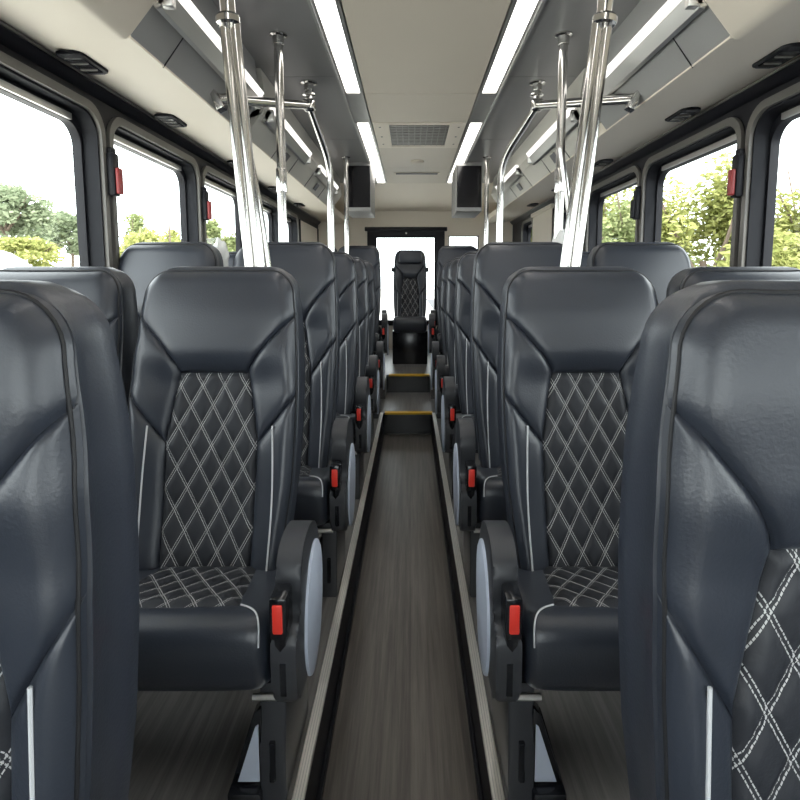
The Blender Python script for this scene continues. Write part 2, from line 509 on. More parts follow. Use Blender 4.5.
def pedestal(parent, sd):
    bm = NB()
    prof = [(-.302, 0), (-.298, .10), (-.285, .250), (-.08, .250), (-.06, .10), (-.05, 0)]
    prism(bm, prof, 'x', .422*sd, .474*sd, .006, 2)
    leg = obj('pedestal', bm, M['plastic'], parent, angle=40)
    bm = NB(); box(bm, .448*sd-.006, .448*sd+.006, -.307, -.294, .05, .135, .002, 1)
    obj('pedestal_slot', bm, M['gloss_black'], leg)
    # raked foot frame beside the pedestal with a pale pane
    bm = NB()
    tri = [(0.426*sd, .030), (0.360*sd, .030), (0.366*sd, .05), (0.410*sd, .19), (0.426*sd, .205)]
    prism(bm, tri, 'y', -.295, -.262, .004, 2)
    box(bm, min(0.358*sd, 0.426*sd), max(0.358*sd, 0.426*sd), -.318, -.08, 0, .036, .008, 2)
    br = obj('foot_brace', bm, M['gloss_black'], parent, angle=40)
    bm = NB()
    tri2 = [(0.420*sd, .046), (0.376*sd, .046), (0.414*sd, .165), (0.420*sd, .17)]
    prism(bm, tri2, 'y', -.2985, -.290)
    obj('brace_pane', bm, M['oval'], br, smooth=False, label='pale triangular pane')

def build_double(sd, h, lean, dz, label, loc, z0=.335):
    """two joined seats; sd=+1 when the aisle lies on +x"""
    t = thing('double_seat', label, 'seat', loc, 'rows of double seats along the aisle')
    for k, cx in ((1, .2175*sd), (-1, -.2175*sd)):
        build_back(t, cx if k > 0 else cx-.022*sd, h, lean, z0, 1. if k > 0 else .965)
        build_cushion(t, cx+(.012*sd if k > 0 else 0), .222 if k > 0 else .2095)
    aisle_armrest(t, sd, dz); pedestal(t, sd)
    bm = NB()
    for y in (-.22, .03): box(bm, -.43, .455, y-.018, y+.018, .208, .240, .004, 2)
    tube(bm, [(-.43*sd, -.24, .225), (.468*sd, -.24, .225)], .010, 10)
    obj('seat_frame', bm, M['plastic'], t)
    bm = NB(); tube(bm, [(.41*sd, -.292, .2265), (.462*sd, -.292, .2265)], .0075, 10)
    obj('front_bar', bm, M['alu'], t, label='bright metal bar end')
    bm = NB()
    for sx in (-1, 1): box(bm, .2175*sx-.05, .2175*sx+.05, .02, .075, .23, z0+.02, .004, 1)
    obj('back_bracket', bm, M['plastic'], t)
    bm = NB(); prism(bm, [(-.25, 0), (-.22, .235), (-.05, .235), (-.04, 0)], 'x', -.42*sd, -.385*sd, .004, 1)
    obj('wall_leg', bm, M['plastic'], t)
    return t

AX = -.025                       # centre line of the aisle
UC = .6955                       # seat unit centre from the aisle centre line
ORD = ['first', 'second', 'third', 'fourth', 'fifth', 'sixth', 'seventh', 'eighth']
ROWS = [(.505, 0., 'a'), (1.33, 0., 'b'), (2.07, 0., 'c'), (2.90, 0., 'c'), (3.68, 0., 'c'), (4.46, 0., 'c'), (5.24, .165, 'c'), (6.08, .165, 'd')]
SPEC = {'a': (.712, .045, -.03), 'b': (.745, .172, -.034), 'c': (.858, .165, .012), 'd': (.905, .165, 0)}
protos = {}
for i, (y, z, k) in enumerate(ROWS):
    for sd in (1, -1):
        side = 'left' if sd > 0 else 'right'
        extra = {0: ' and nearest, cut by the picture edge', 1: ', first one seen whole', 7: ' and last, by the rear wall'}.get(i, '')
        if i == 6: extra = ', on the raised rear floor'
        lab = 'black double seat %s of the aisle, %s row%s' % (side, ORD[i], extra)
        loc = (AX-(UC+(.045 if i == 7 else (.037 if sd > 0 else .009) if i == 0 else .006 if i == 1 and sd > 0 else 0))*sd, y, z)
        if (k, sd) in protos: dup(protos[(k, sd)], loc, lab)
        else:
            h, ln, dz = SPEC[k]
            QUILT_SCALE = 1.24 if k == 'a' else 1.
            protos[(k, sd)] = build_double(sd, h, ln, dz, lab, loc)

# single seat at the end of the aisle
ct = thing('rear_seat', 'narrow black quilted single seat facing up the end of the aisle', 'seat', (-.010, 6.02, .165))
build_back(ct, 0, .845, .165, .345, .84, 0.)
build_cushion(ct, 0, .175, .80)
for o in ct.children:
    if o.name.startswith('cushion'): o.location.z = .095
bm = NB(); box(bm, -.182, .182, -.24, .06, 0, .345, .006, 2); obj('seat_base', bm, M['gloss_black'], ct)
bm = NB(); box(bm, -.125, .125, -.075+.13, -.03+.13, 1.05, 1.185, .02, 3)
obj('head_pad', bm, M['leather'], ct)
for sx in (1, -1):
    bm = NB(); lathe(bm, [(.012, 0), (.026, .006), (.026, .03), (.018, .036)], (.168*sx, .165, .985), (sx, 0, 0), 14)
    obj('side_knob', bm, M['gloss_black'], ct)

# ------------------------------------------------------------------ floor
XL, XR = -1.16, 1.27             # inner wall faces
AL, AR = -.228, .176             # aisle edges at platform level
Y0, YB = -1.9, 7.10
bm = NB(); box(bm, AL-.02, AR+.02, Y0, 4.34, -.26, -.18)
obj('floor', bm, M['aisle'], None, smooth=False, kind='structure')
bm = NB(); box(bm, XL-.1, AL, Y0, 4.85, -.26, 0)
fl = obj('floor_platform_left', bm, M['deck'], None, smooth=False, kind='structure')
bm = NB(); box(bm, AR, XR+.1, Y0, 4.85, -.26, 0)
fr = obj('floor_platform_right', bm, M['deck'], None, smooth=False, kind='structure')
bm = NB(); box(bm, AL, AR, 4.34, 5.14, -.26, 0)
obj('floor_landing', bm, M['deck'], None, smooth=False, kind='structure')
bm = NB(); box(bm, XL-.1, AL, 4.85, YB+.1, -.26, .165); box(bm, AR, XR+.1, 4.85, YB+.1, -.26, .165); box(bm, AL, AR, 5.14, YB+.1, -.26, .165)
obj('floor_rear', bm, M['deck'], None, smooth=False, kind='structure')
# curb faces, pale edge rails
for nm, x, sg in (('trim_1', AL, 1), ('trim_2', AR, -1)):
    bm = NB()
    box(bm, min(x, x+.006*sg), max(x, x+.006*sg), Y0, 4.335, -.18, -.004)
    box(bm, min(x+.006*sg, x+.016*sg), max(x+.006*sg, x+.016*sg), Y0, 4.335, -.18, -.15, .003, 1)
    t_ = obj(nm, bm, M['dark'], None, smooth=False, kind='structure')
    bm = NB()
    box(bm, min(x-.016*sg, x+.010*sg), max(x-.016*sg, x+.010*sg), Y0, 4.335, -.006, .004, .002, 1)
    rl = obj('edge_rail', bm, M['rail'], t_, kind='structure', label='pale edge rail')
    bm = NB()
    for q in (-.009, -.003, .003):
        box(bm, x+q*sg-.0008, x+q*sg+.0008, Y0, 4.33, .0035, .0048)
    obj('rail_groove', bm, M['alu'], rl, smooth=False)
for nm, y, z in (('trim_3', 4.34, 0.), ('trim_4', 5.14, .165)):
    bm = NB()
    box(bm, AL, AR, y-.006, y, z-.17, z-.002)
    t_ = obj(nm, bm, M['gloss_black'], None, smooth=False, kind='structure')
    bm = NB(); box(bm, AL+.02, AR-.005, y-.012, y+.045, z-.012, z+.004, .002, 1)
    obj('yellow_nosing', bm, M['yellow'], t_, label='yellow step edge')
    bm = NB(); box(bm, AL, AR, y-.009, y-.004, z-.175, z-.168)
    obj('riser_trim', bm, M['framegrey'], t_, smooth=False)

# ------------------------------------------------------------------ side walls with windows
WIN = [(-1.53, -.675), (-.575, .28), (.375, 1.19), (1.285, 2.15), (2.222, 3.105), (3.18, 4.06), (4.155, 5.00), (5.10, 5.80)]
ZS, ZT = .80, 1.665
wn = 0
for side, xin, sg in (('left', XL, -1), ('right', XR, 1)):
    xo = xin + .09*sg
    wins = list(WIN) + ([(5.90, 6.45)] if side == 'right' else [])
    bm = NB()
    a, b = min(xin, xo), max(xin, xo)
    box(bm, a, b, Y0, YB, -.26, ZS)
    ends = [Y0] + [v for w in wins for v in w] + [5.90 if side == 'left' else YB]
    for k in range(0, len(ends), 2):
        box(bm, a, b, ends[k], ends[k+1], ZS, ZT)
    box(bm, a, b, Y0, YB, ZT, 2.15)
    wall = obj('wall_'+side, bm, M['dark'], None, smooth=False, kind='structure')
    if side == 'left':
        bm = NB(); box(bm, a, b, 5.90, YB, ZS, ZT); 
        obj('rear_lining', bm, M['cream'], wall, smooth=False, kind='structure', label='cream lining panel')
        bm = NB(); box(bm, xin-.004, xin+.012, 5.90, 5.925, ZS, ZT); box(bm, xin-.004, xin+.012, 7.03, 7.06, ZS, ZT)
        obj('lining_edge', bm, M['dark'], wall, smooth=False, kind='structure')
    bm = NB(); box(bm, xin-.008 if sg > 0 else xin, xin if sg > 0 else xin+.002, Y0, YB, .17, ZS)
    obj('lower_lining', bm, M['wallgrey'], wall, smooth=False, kind='structure')
    # header rail: thin pale edge under the soffit and dark stepped band
    bm = NB()
    hx = lambda d: xin - d*sg
    prism(bm, [(hx(0), 1.765), (hx(.030), 1.765), (hx(.034), 1.748), (hx(.022), 1.735), (hx(.010), 1.722), (hx(0), 1.718)], 'y', Y0, YB)
    obj('header_rail', bm, M['dark'], wall, kind='structure')
    bm = NB(); tube(bm, [(hx(.034), Y0, 1.757), (hx(.034), YB, 1.757)], .005, 8)
    obj('header_bead', bm, M['framegrey'], wall, kind='structure')
    for (y0, y1) in wins:
        wn += 1
        N = 7
        def ring(bm, o, i, xa, xb):
            rings = []
            for x in (xa, xb):
                rings.append([[bm.verts.new((x, p[0], p[1])) for p in loop] for loop in (o, i)])
            n = len(o)
            for r in rings:
                for k in range(n): bm.faces.new((r[0][k], r[0][(k+1) % n], r[1][(k+1) % n], r[1][k]))
            for l in (0, 1):
                for k in range(n): bm.faces.new((rings[0][l][k], rings[0][l][(k+1) % n], rings[1][l][(k+1) % n], rings[1][l][k]))
        op = rounded_poly(y0, y1, ZS, ZT, .0005, N)
        inn = rounded_poly(y0+.012, y1-.012, ZS+.012, ZT-.012, .085, N)
        bm = NB(); ring(bm, op, inn, xin+.0*sg, xin+.055*sg)
        w = obj('window_%d' % wn, bm, M['darkgrey'], None, kind='structure', angle=30)
        gk = rounded_poly(y0+.024, y1-.024, ZS+.030, ZT-.048, .075, N)
        bm = NB(); ring(bm, op, gk, xin+.055*sg, xin+.088*sg)
        obj('gasket', bm, M['dark'], w, kind='structure', angle=30)
        lo_ = rounded_poly(y0-.022, y1+.022, ZS-.03, ZT+.026, .105, N)
        li_ = rounded_poly(y0+.004, y1-.004, ZS+.004, ZT-.004, .088, N)
        bm = NB(); ring(bm, lo_, li_, xin-.014*sg, xin+.002*sg)
        obj('window_lip', bm, M['framegrey'], w, kind='structure', angle=30, label='grey moulded window lip')
        bm = NB(); box(bm, min(xin+.044*sg, xin+.055*sg), max(xin+.044*sg, xin+.055*sg), y0+.09, y1-.09, ZT-.046, ZT-.024)
        obj('top_slide', bm, M['alu'], w, smooth=False, kind='structure', label='pale track above the glass')
        bm = NB(); box(bm, min(xin+.066*sg, xin+.072*sg), max(xin+.066*sg, xin+.072*sg), y0+.01, y1-.01, ZS+.01, ZT-.01)
        obj('pane', bm, M['glass'], w, smooth=False, kind='structure')

# cream roller shade over the rearmost right windows
bm = NB(); box(bm, XR-.022, XR-.016, 5.06, 5.84, .85, 1.68); box(bm, XR-.04, XR-.002, 5.04, 5.86, 1.675, 1.715, .008, 2)
tag(obj('roller_blind', bm, M['cream']), 'cream roller blind pulled down over a rear window on the right wall', 'blind')

# emergency latches on the pillars
def latch(x, y, z, sg, red, label):
    t = thing('window_latch', label, 'latch', (x, y, z), 'window latches on the pillars')
    bm = NB(); box(bm, min(0, -.030*sg), max(0, -.030*sg), -.022, .022, -.085, .075, .008, 2)
    box(bm, min(0, -.022*sg), max(0, -.022*sg), -.016, .016, .070, .095, .005, 2)
    obj('latch_body', bm, M['dark'], t)
    bm = NB(); box(bm, min(-.028*sg, -.046*sg), max(-.028*sg, -.046*sg), -.016, .016, -.078, .020, .007, 3)
    obj('latch_handle', bm, M['latch_red'] if red else M['dark'], t, label='dark red pull handle' if red else None)
latch(XL+.014, 2.182, 1.455, -1, True, 'red window latch on left wall pillar, nearest of its wall')
latch(XL+.014, 3.140, 1.460, -1, True, 'red window latch on left wall pillar, second along')
latch(XR-.014, 2.182, 1.450, 1, True, 'red window latch on right wall pillar, nearest of its wall')
latch(XR-.014, 3.140, 1.465, 1, False, 'all black window latch on right wall pillar')
latch(XR-.014, 4.108, 1.460, 1, True, 'red window latch behind the slanted pole on right wall')

# ------------------------------------------------------------------ ceiling
CX = .055
ZC = 2.06
bm = NB()
box(bm, XL-.1, XR+.1, Y0, 6.07, ZC+.03, ZC+.10)
ceil = obj('ceiling', bm, M['panel'], None, smooth=False, kind='structure')
# centre panels with joints
bm = NB()
for y0, y1 in ((Y0, 1.2), (1.206, 3.17), (3.176, 3.74), (4.46, 5.25), (5.256, 6.07)):
    box(bm, CX-.308, CX+.308, y0, y1, ZC, ZC+.03)
obj('centre_panel', bm, M['panel'], ceil, smooth=False, kind='structure')
bm = NB(); box(bm, CX-.311, CX+.311, Y0, 6.07, ZC+.012, ZC+.03)
obj('panel_joint', bm, M['dark'], ceil, smooth=False, kind='structure')
for sg in (-1, 1):
    bm = NB()
    xa, xb = CX+sg*.425, CX+sg*.80
    for y0, y1 in ((Y0, 1.70), (1.704, 2.92), (2.924, 4.2), (4.204, 6.07)):
        box(bm, min(xa, xb), max(xa, xb), y0, y1, ZC, ZC+.03)
    obj('grey_panel', bm, M['grey'], ceil, smooth=False, kind='structure', label='dark grey ceiling lining')
    bm = NB()
    e = CX+sg*.422
    box(bm, e-.006, e+.006, Y0, 6.07, ZC-.012, ZC+.03)
    obj('light_channel', bm, M['midgrey'], ceil, smooth=False, kind='structure')
    # soffit above the windows, curving slightly
    xw = XL if sg < 0 else XR
    bm = NB()
    P2 = [(xw, 1.77), (CX+sg*1.10, 1.755), (CX+sg*.99, 1.742), (CX+sg*.855, 1.740), (CX+sg*.855, 1.80), (xw, 1.84)]
    prism(bm, P2, 'y', 1.68, YB)
    obj('soffit', bm, M['cream'], ceil, kind='structure', label='cream soffit above the windows')
    bm = NB()
    P3 = [(xw, 1.77), (CX+sg*1.10, 1.755), (CX+sg*.99, 1.742), (CX+sg*.885, 1.736), (CX+sg*.868, 1.738), (CX+sg*.852, 1.752), (CX+sg*.752, 1.872), (CX+sg*.735, 1.91), (CX+sg*.73, ZC), (xw, ZC)]
    prism(bm, P3, 'y', Y0, 1.68)
    obj('front_bulkhead', bm, M['cream'], ceil, kind='structure', label='smooth cream bulkhead')
# rear cap
bm = NB()
prism(bm, [(6.07, ZC), (6.20, 2.045), (6.55, 1.99), (6.9, 1.93), (YB+.02, 1.88), (YB+.02, 2.16), (6.07, 2.16)], 'x', XL-.09, XR+.09)
obj('rear_cap', bm, M['cream'], ceil, kind='structure')

# light strips
for sg, side in ((-1, 'left'), (1, 'right')):
    for y0, y1, nm in ((.30, 3.17, 'long'), (3.74, 6.06, 'shorter rear')):
        t = thing('ceiling_light', '%s white ceiling light strip along the %s edge of the centre panel' % (nm, side), 'light', (CX+sg*.3675, (y0+y1)/2, ZC), 'ceiling light strips')
        L = (y1-y0)/2
        bm = NB(); box(bm, -.0365, .0365, -L, L, .006, .016)
        obj('diffuser', bm, M['light'], t, smooth=False)
        bm = NB()
        for q in (-.045, .045): box(bm, q-.008, q+.008, -L, L, -.004, .029)
        for q in (-L, L-.01): box(bm, -.05, .05, q, q+.01, -.003, .029)
        obj('housing', bm, M['alu'], t, smooth=False, label='brushed metal edge')
    bm = NB(); box(bm, CX+sg*.3675-.053, CX+sg*.3675+.053, 3.175, 3.735, ZC-.004, ZC+.02, .002, 1)
    tag(obj('joint_cover', bm, M['alu']), 'polished metal cover plate between the %s ceiling light strips' % side, 'cover plate', 'polished light joint covers')

# AC return grille
t = thing('air_grille', 'square slotted return air grille in the middle of the ceiling', 'air vent', (CX, 4.10, ZC))
bm = NB()
for sx in (-1, 1): box(bm, min(sx*.20, sx*.305), max(sx*.20, sx*.305), -.35, .35, -.004, .03, .002, 1)
for y in (-.345, .30): box(bm, -.205, .205, y, y+.045, -.004, .03, .002, 1)
obj('frame', bm, M['cream'], t)
bm = NB(); box(bm, -.2, .2, -.30, .30, .02, .03); obj('backing', bm, M['dark'], t, smooth=False)
bm = NB()
for k in range(14): box(bm, -.2, .2, -.295+k*.043, -.277+k*.043, .002, .012)
for k in range(10): box(bm, -.2+k*.042, -.194+k*.042, -.30, .30, .004, .014)
obj('louvre', bm, M['framegrey'], t, smooth=False)
bm = NB()
for sx in (-1, 1):
    for y in (-.25, 0, .22): lathe(bm, [(.008, 0), (.006, -.004)], (sx*.262, y, -.003), (0, 0, 1), 8)
obj('screw', bm, M['framegrey'], t)
bm = NB(); lathe(bm, [(.06, 0), (.055, -.014), (.03, -.022)], (CX, 4.95, ZC), (0, 0, 1), 20)
tag(obj('smoke_detector', bm, M['panel']), 'small round disc on the ceiling behind the air grille', 'detector')
t = thing('slot_vent', 'long thin slot vent across the rear of the ceiling', 'air vent', (CX, 5.50, ZC))
bm = NB(); box(bm, -.22, .22, -.05, .05, -.006, .0, .003, 1); obj('frame', bm, M['panel'], t)
bm = NB(); box(bm, -.20, .20, -.03, .03, -.010, -.004); obj('louvre', bm, M['dark'], t, smooth=False)

# soffit vents
SV = [(-1.055, 1.885), (-1.055, 2.55), (-1.055, 3.50), (-1.055, 4.45), (-1.055, 5.40), (1.150, 1.83), (1.150, 2.46), (1.150, 3.46), (1.150, 4.45), (1.150, 5.40)]
first = None
for i, (x, y) in enumerate(SV):
    side = 'left' if x < 0 else 'right'
    lab = 'black recessed air outlet in the cream soffit, %s on the %s side' % (['nearest', 'second', 'third', 'fourth', 'fifth'][i % 5], side)
    loc = (x, y, 1.750)
    if first is None:
        t = first = thing('air_outlet', lab, 'air vent', loc, 'recessed air outlets in the soffit')
        bm = NB(); lp = rounded_poly(-.042, .042, -.088, .088, .02, 5); 
        prism(bm, lp, 'z', -.008, .004, .004, 2)
        obj('bezel', bm, M['dark'], t)
        bm = NB(); box(bm, -.030, .030, -.055, .065, -.011, -.006, .002, 1); obj('recess', bm, M['gloss_black'], t)
        for q in (-.02, .033):
            bm = NB(); box(bm, -.028, .028, q-.003, q+.003, -.015, -.008, .001, 1); obj('vane', bm, M['framegrey'], t)
    else:
        dup(first, loc, lab)

# ------------------------------------------------------------------ overhead consoles
def console(sg, y0, y1, mats, label, segs, lamp_mat):
    side = 'left' if sg < 0 else 'right'
    t = thing('overhead_console', label, 'overhead console', (CX+sg*.86, (y0+y1)/2, 1.74), 'overhead consoles')
    ox, oy = CX+sg*.86, (y0+y1)/2
    X = lambda d: CX+sg*d-ox
    bm = NB()
    prism(bm, [(X(.86), 0), (X(.78), .105), (X(.778), .10+.06), (X(.86), .08)], 'y', y0-oy, y1-oy, .003, 1)
    obj('valance', bm, mats[0], t, angle=30)
    bm = NB()
    prism(bm, [(X(.778), .105), (X(.752), .150), (X(.775), .318), (X(.86), .318), (X(.86), .08)], 'y', y0-oy, y1-oy)
    obj('body', bm, mats[1], t, smooth=False)
    bm = NB()
    for s in segs:
        yy = s-oy
        prism(bm, [(X(.8605), -.001), (X(.7805), .106), (X(.779), .104), (X(.858), -.003)], 'y', yy-.0015, yy+.0015)
    obj('valance_seam', bm, M['dark'], t, smooth=False)
    return t
def bar_lamp(sg, y0, y1, label):
    oy = (y0+y1)/2; L = (y1-y0)/2
    t = thing('reading_light', label, 'light', (CX+sg*.765, oy, 1.862), 'bar lamps under the consoles')
    bm = NB(); prism(bm, [(sg*.028, -.026), (sg*-.008, .022), (sg*-.030, .006), (sg*.000, -.038), (sg*.014, -.042)], 'y', -L, L, .003, 1)
    obj('housing', bm, M['alu'], t, angle=30)
    bm = NB(); prism(bm, [(sg*-.004, .034), (sg*-.032, .044), (sg*-.046, .030), (sg*-.030, .004), (sg*-.010, .012)], 'y', -L+.02, L-.02, .003, 1)
    obj('tube', bm, M['bar_light'], t, angle=30)
    for q in (-L, L-.03):
        bm = NB(); box(bm, min(sg*.012, sg*-.034), max(sg*.012, sg*-.034), q, q+.03, -.034, .022, .006, 2)
        obj('end_cap', bm, M['alu'], t)
for sg, side in ((-1, 'left'), (1, 'right')):
    console(sg, 1.68, 2.70, (M['midgrey'], M['midgrey']), 'grey sloping overhead console over the nearest %s windows' % side, (1.90,), None)
    bar_lamp(sg, 1.60+.08, 2.66, 'bright bar lamp along the nearest grey %s console' % side)
    t = console(sg, 2.80, 5.75, (M['palegrey'], M['palegrey']), 'long pale overhead console running to the rear on the %s' % side, (3.3, 3.75, 4.3, 4.9), None)
    bar_lamp(sg, 2.85, 3.9, 'bar lamp under the long pale console on the %s' % side)
    bar_lamp(sg, 4.3, 5.3, 'rearmost bar lamp under the long pale console on the %s' % side)
    # switch plates
    for y in (3.5, 4.6):
        bm = NB()
        ox, oy, oz = CX+sg*.86, (2.80+5.75)/2, 1.74
        X = lambda d: CX+sg*d-ox
        prism(bm, [(X(.835), .024), (X(.800), .070), (X(.797), .067), (X(.832), .021)], 'y', y-oy-.05, y-oy+.05)
        obj('switch_plate', bm, M['wallgrey'], t, smooth=False)

# monitors hanging at the rear
for sg, side, x0, x1 in ((-1, 'left', -.575, -.350), (1, 'right', .395, .620)):
    t = thing('monitor_box', 'grey ceiling box with black screen at the rear, %s of the aisle' % side, 'monitor', ((x0+x1)/2, 5.0, ZC), 'hanging monitor boxes')
    w = (x1-x0)/2
    bm = NB(); box(bm, -w, w, .0, .55, -.42, 0, .006, 2); obj('housing', bm, M['midgrey'], t)
    bm = NB(); box(bm, -w+.006, w-.006, -.008, .004, -.385, -.03, .004, 1); obj('screen', bm, M['screen'], t)

# ------------------------------------------------------------------ poles
def flange(bm, x, y, z, d=-1, r=.032):
    lathe(bm, [(r, 0), (r, .006*d), (.024, .010*d), (.023, .040*d)], (x, y, z), (0, 0, 1), 18)
def elbow_pole(sg):
    side = 'left' if sg < 0 else 'right'
    ex, ey, ez = (-.525, 3.00, 1.945) if sg < 0 else (.648, 3.00, 1.945)
    bx, by, bz = (-.765, 2.29, 1.762) if sg < 0 else (.880, 2.29, 1.762)
    lx = -.450 if sg < 0 else .498
    t = thing('grab_rail', 'steel grab rail with crossbar and bent drop pole %s of the aisle' % side, 'grab rail', (ex, ey, ez), 'bent grab rails')
    bm = NB(); tube(bm, [(0, 0, 0), (bx-ex, by-ey, bz-ez)], .021, 16); obj('crossbar', bm, M['chrome'], t)
    bm = NB(); box(bm, -.030, .030, -.030, .030, -.030, .032, .015, 3); obj('elbow', bm, M['chrome'], t)
    bm = NB(); tube(bm, bend([(0, 0, -.005), (lx-ex, .2, -.25), (lx-ex, .2, -.95), (lx-ex, .2, -ez+.002)], .12, 6), .0185, 14)
    obj('drop_pole', bm, M['chrome'], t)
    bm = NB(); tube(bm, [(0, 0, .02), (0, 0, ZC-ez-.002)], .0115, 12)
    lathe(bm, [(.017, .02), (.017, .045), (.034, .05), (.034, .056), (.018, .06), (.018, .10)], (0, 0, 0), (0, 0, 1), 18)
    flange(bm, 0, 0, ZC-ez, -1, .042)
    obj('ceiling_hanger', bm, M['chrome'], t)
    bm = NB(); dx = bx-ex
    prism(bm, [(dx-sg*.035, -.038), (dx+sg*.012, .050), (dx+sg*.030, .040), (dx-sg*.008, -.052)], 'y', -.026, .026, .006, 2)
    bmesh.ops.translate(bm, verts=bm.verts, vec=(0, by-ey, bz-ez))
    obj('wall_bracket', bm, M['chrome'], t)
for sg in (-1, 1): elbow_pole(sg)

def straight_pole(x, y, zb, label, sleeve=True):
    t = thing('grab_pole', label, 'pole', (x, y, zb), 'upright grab poles')
    bm = NB(); tube(bm, [(0, 0, 0), (0, 0, ZC-zb-.001)], .0185, 18); obj('pole', bm, M['chrome'], t)
    bm = NB(); flange(bm, 0, 0, ZC-zb, -1, .036); obj('ceiling_flange', bm, M['chrome'], t)
    if sleeve:
        bm = NB(); lathe(bm, [(.0215, 0), (.0225, .004), (.0225, .096), (.0215, .10)], (0, 0, 1.42-zb), (0, 0, 1), 18)
        obj('pole_sleeve', bm, M['chrome'], t)
    bm = NB(); lathe(bm, [(.04, 0), (.04, .006), (.024, .012), (.022, .03)], (0, 0, 0), (0, 0, 1), 18); obj('floor_flange', bm, M['chrome'], t)
straight_pole(-.548, 2.43, 0., 'upright steel pole behind the third row, left of the aisle')
straight_pole(.630, 2.43, 0., 'upright steel pole behind the third row, right of the aisle')
straight_pole(-.540, 4.78, 0., 'far thin steel pole before the left monitor box', False)
straight_pole(.632, 4.78, 0., 'far thin steel pole before the right monitor box', False)

def slanted_pole(sg):
    side = 'left' if sg < 0 else 'right'
    x0, x1 = (-.450, -.515) if sg < 0 else (.455, .545)
    y = 1.655; zb = .985
    t = thing('slanted_pole', 'pair of leaning polished tubes rising behind the second row seat %s of the aisle' % side, 'pole', (x0, y, zb), 'leaning twin poles')
    g = .0150
    for k, q in enumerate((-g, g)):
        bm = NB(); tube(bm, [(q, 0, 0), (q*.9+(x1-x0)*.93, .0, 1.79-zb)], .0150, 16)
        obj('pole', bm, M['chrome'], t)
    bm = NB(); tube(bm, [((x1-x0)*.92, 0, 1.77-zb), ((x1-x0), 0, 1.85-zb), ((x1-x0)*1.2, 0, ZC-zb-.002)], [.020, .022, .022], 16)
    ax = Vector((x1-x0, 0, 1.79-zb))
    lathe(bm, [(.028, 0), (.034, .006), (.034, .022), (.028, .03)], (ax.x*.955, 0, ax.z*.965), tuple(ax.normalized()), 18)
    obj('top_collar', bm, M['chrome'], t)
    bm = NB(); lathe(bm, [(.034, 0), (.034, -.006), (.024, -.01)], ((x1-x0)*1.2, 0, ZC-zb), (0, 0, 1), 16)
    obj('ceiling_flange', bm, M['chrome'], t)
    bm = NB(); box(bm, -.045, .045, -.03, .03, -.07, .01, .006, 2); box(bm, -.028, .028, -.022, .022, -.985, -.065, .004, 1)
    obj('seat_mount', bm, M['plastic'], t)
    bm = NB(); tube(bm, bend([(.030, .02, .0), (.033, .02, .05), (.012, .02, .25), (-.02*1, .02, .45)], .05, 5), .008, 10)
    obj('side_tube', bm, M['chrome'], t)
for sg in (-1, 1): slanted_pole(sg)

# clear plastic items
bm = NB()
bmesh.ops.create_uvsphere(bm, u_segments=20, v_segments=14, radius=1)
rnd = random.Random(4)
for v in bm.verts:
    k = 1+.10*math.sin(7*v.co.x+3*v.co.z)+.06*math.sin(11*v.co.z+5*v.co.y)
    v.co = Vector((v.co.x*.034*k*(1-.25*v.co.z), v.co.y*.03*k, v.co.z*.075*k))
bmesh.ops.translate(bm, verts=bm.verts, vec=(-.796, 2.36, 1.150))
tag(obj('plastic_bag', bm, M['clear']), 'crumpled pale plastic bag between two third row backrests', 'bag')
bm = NB()
lathe(bm, [(.044, 0), (.036, .03), (.030, .07), (.020, .11)], (0, 0, 0), (0, 0, 1), 14)
for v in bm.verts: v.co.x *= 1+.15*math.sin(9*v.co.y*30)
bmesh.ops.translate(bm, verts=bm.verts, vec=(.640, 2.43, 1.155))
tag(obj('plastic_sleeve', bm, M['clear']), 'loose clear plastic sleeve around the foot of a right pole', 'plastic sleeve')

# ------------------------------------------------------------------ back wall
bm = NB()
ba, bb = YB, YB+.10
RW = (-.45, .313, .52, 1.582)      # rear window opening
RW2 = (.47, .845, .90, 1.585)
xs = [XL-.09, RW[0], RW[1], RW2[0], RW2[1], XR+.09]
box(bm, xs[0], xs[-1], ba, bb, -.26, .52)
box(bm, xs[0], xs[-1], ba, bb, 1.585, 2.16)
for a, b in ((xs[0], xs[1]), (xs[2], xs[3]), (xs[4], xs[5])): box(bm, a, b, ba, bb, .52, 1.585)
box(bm, xs[3], xs[4], ba, bb, .52, .90)
back = obj('wall_back', bm, M['cream'], None, smooth=False, kind='structure')
wn += 1
bm = NB()
for a, b in ((-.545, -.45), (.313, .42)): box(bm, a, b, YB-.03, YB+.02, .50, 1.60, .006, 1)
box(bm, -.545, .42, YB-.03, YB+.02, 1.578, 1.645, .006, 1); box(bm, -.575, .45, YB-.055, YB, 1.640, 1.690, .008, 2); box(bm, -.545, .42, YB-.03, YB+.02, .46, .53, .006, 1)
rw = obj('window_%d' % wn, bm, M['dark'], None, kind='structure')
bm = NB()
for a, b in ((-.452, -.430), (.293, .315)): box(bm, a, b, YB-.02, YB+.03, .52, 1.58)
box(bm, -.452, .315, YB-.02, YB+.03, 1.560, 1.58)
obj('gasket', bm, M['darkgrey'], rw, smooth=False, kind='structure')
bm = NB(); lathe(bm, [(.012, 0), (.012, -.01), (.006, -.014)], (-.06, YB-.03, 1.615), (0, 1, 0), 12); obj('frame_stud', bm, M['alu'], rw, kind='structure')
bm = NB(); box(bm, -.45, .313, YB+.03, YB+.036, .52, 1.58); obj('pane', bm, M['glass'], rw, smooth=False, kind='structure')
wn += 1
bm = NB()
for a, b in ((.47, .482), (.833, .845)): box(bm, a, b, YB-.003, YB+.03, .9, 1.585)
box(bm, .47, .845, YB-.003, YB+.03, 1.573, 1.585)
rw2 = obj('window_%d' % wn, bm, M['framegrey'], None, smooth=False, kind='structure')
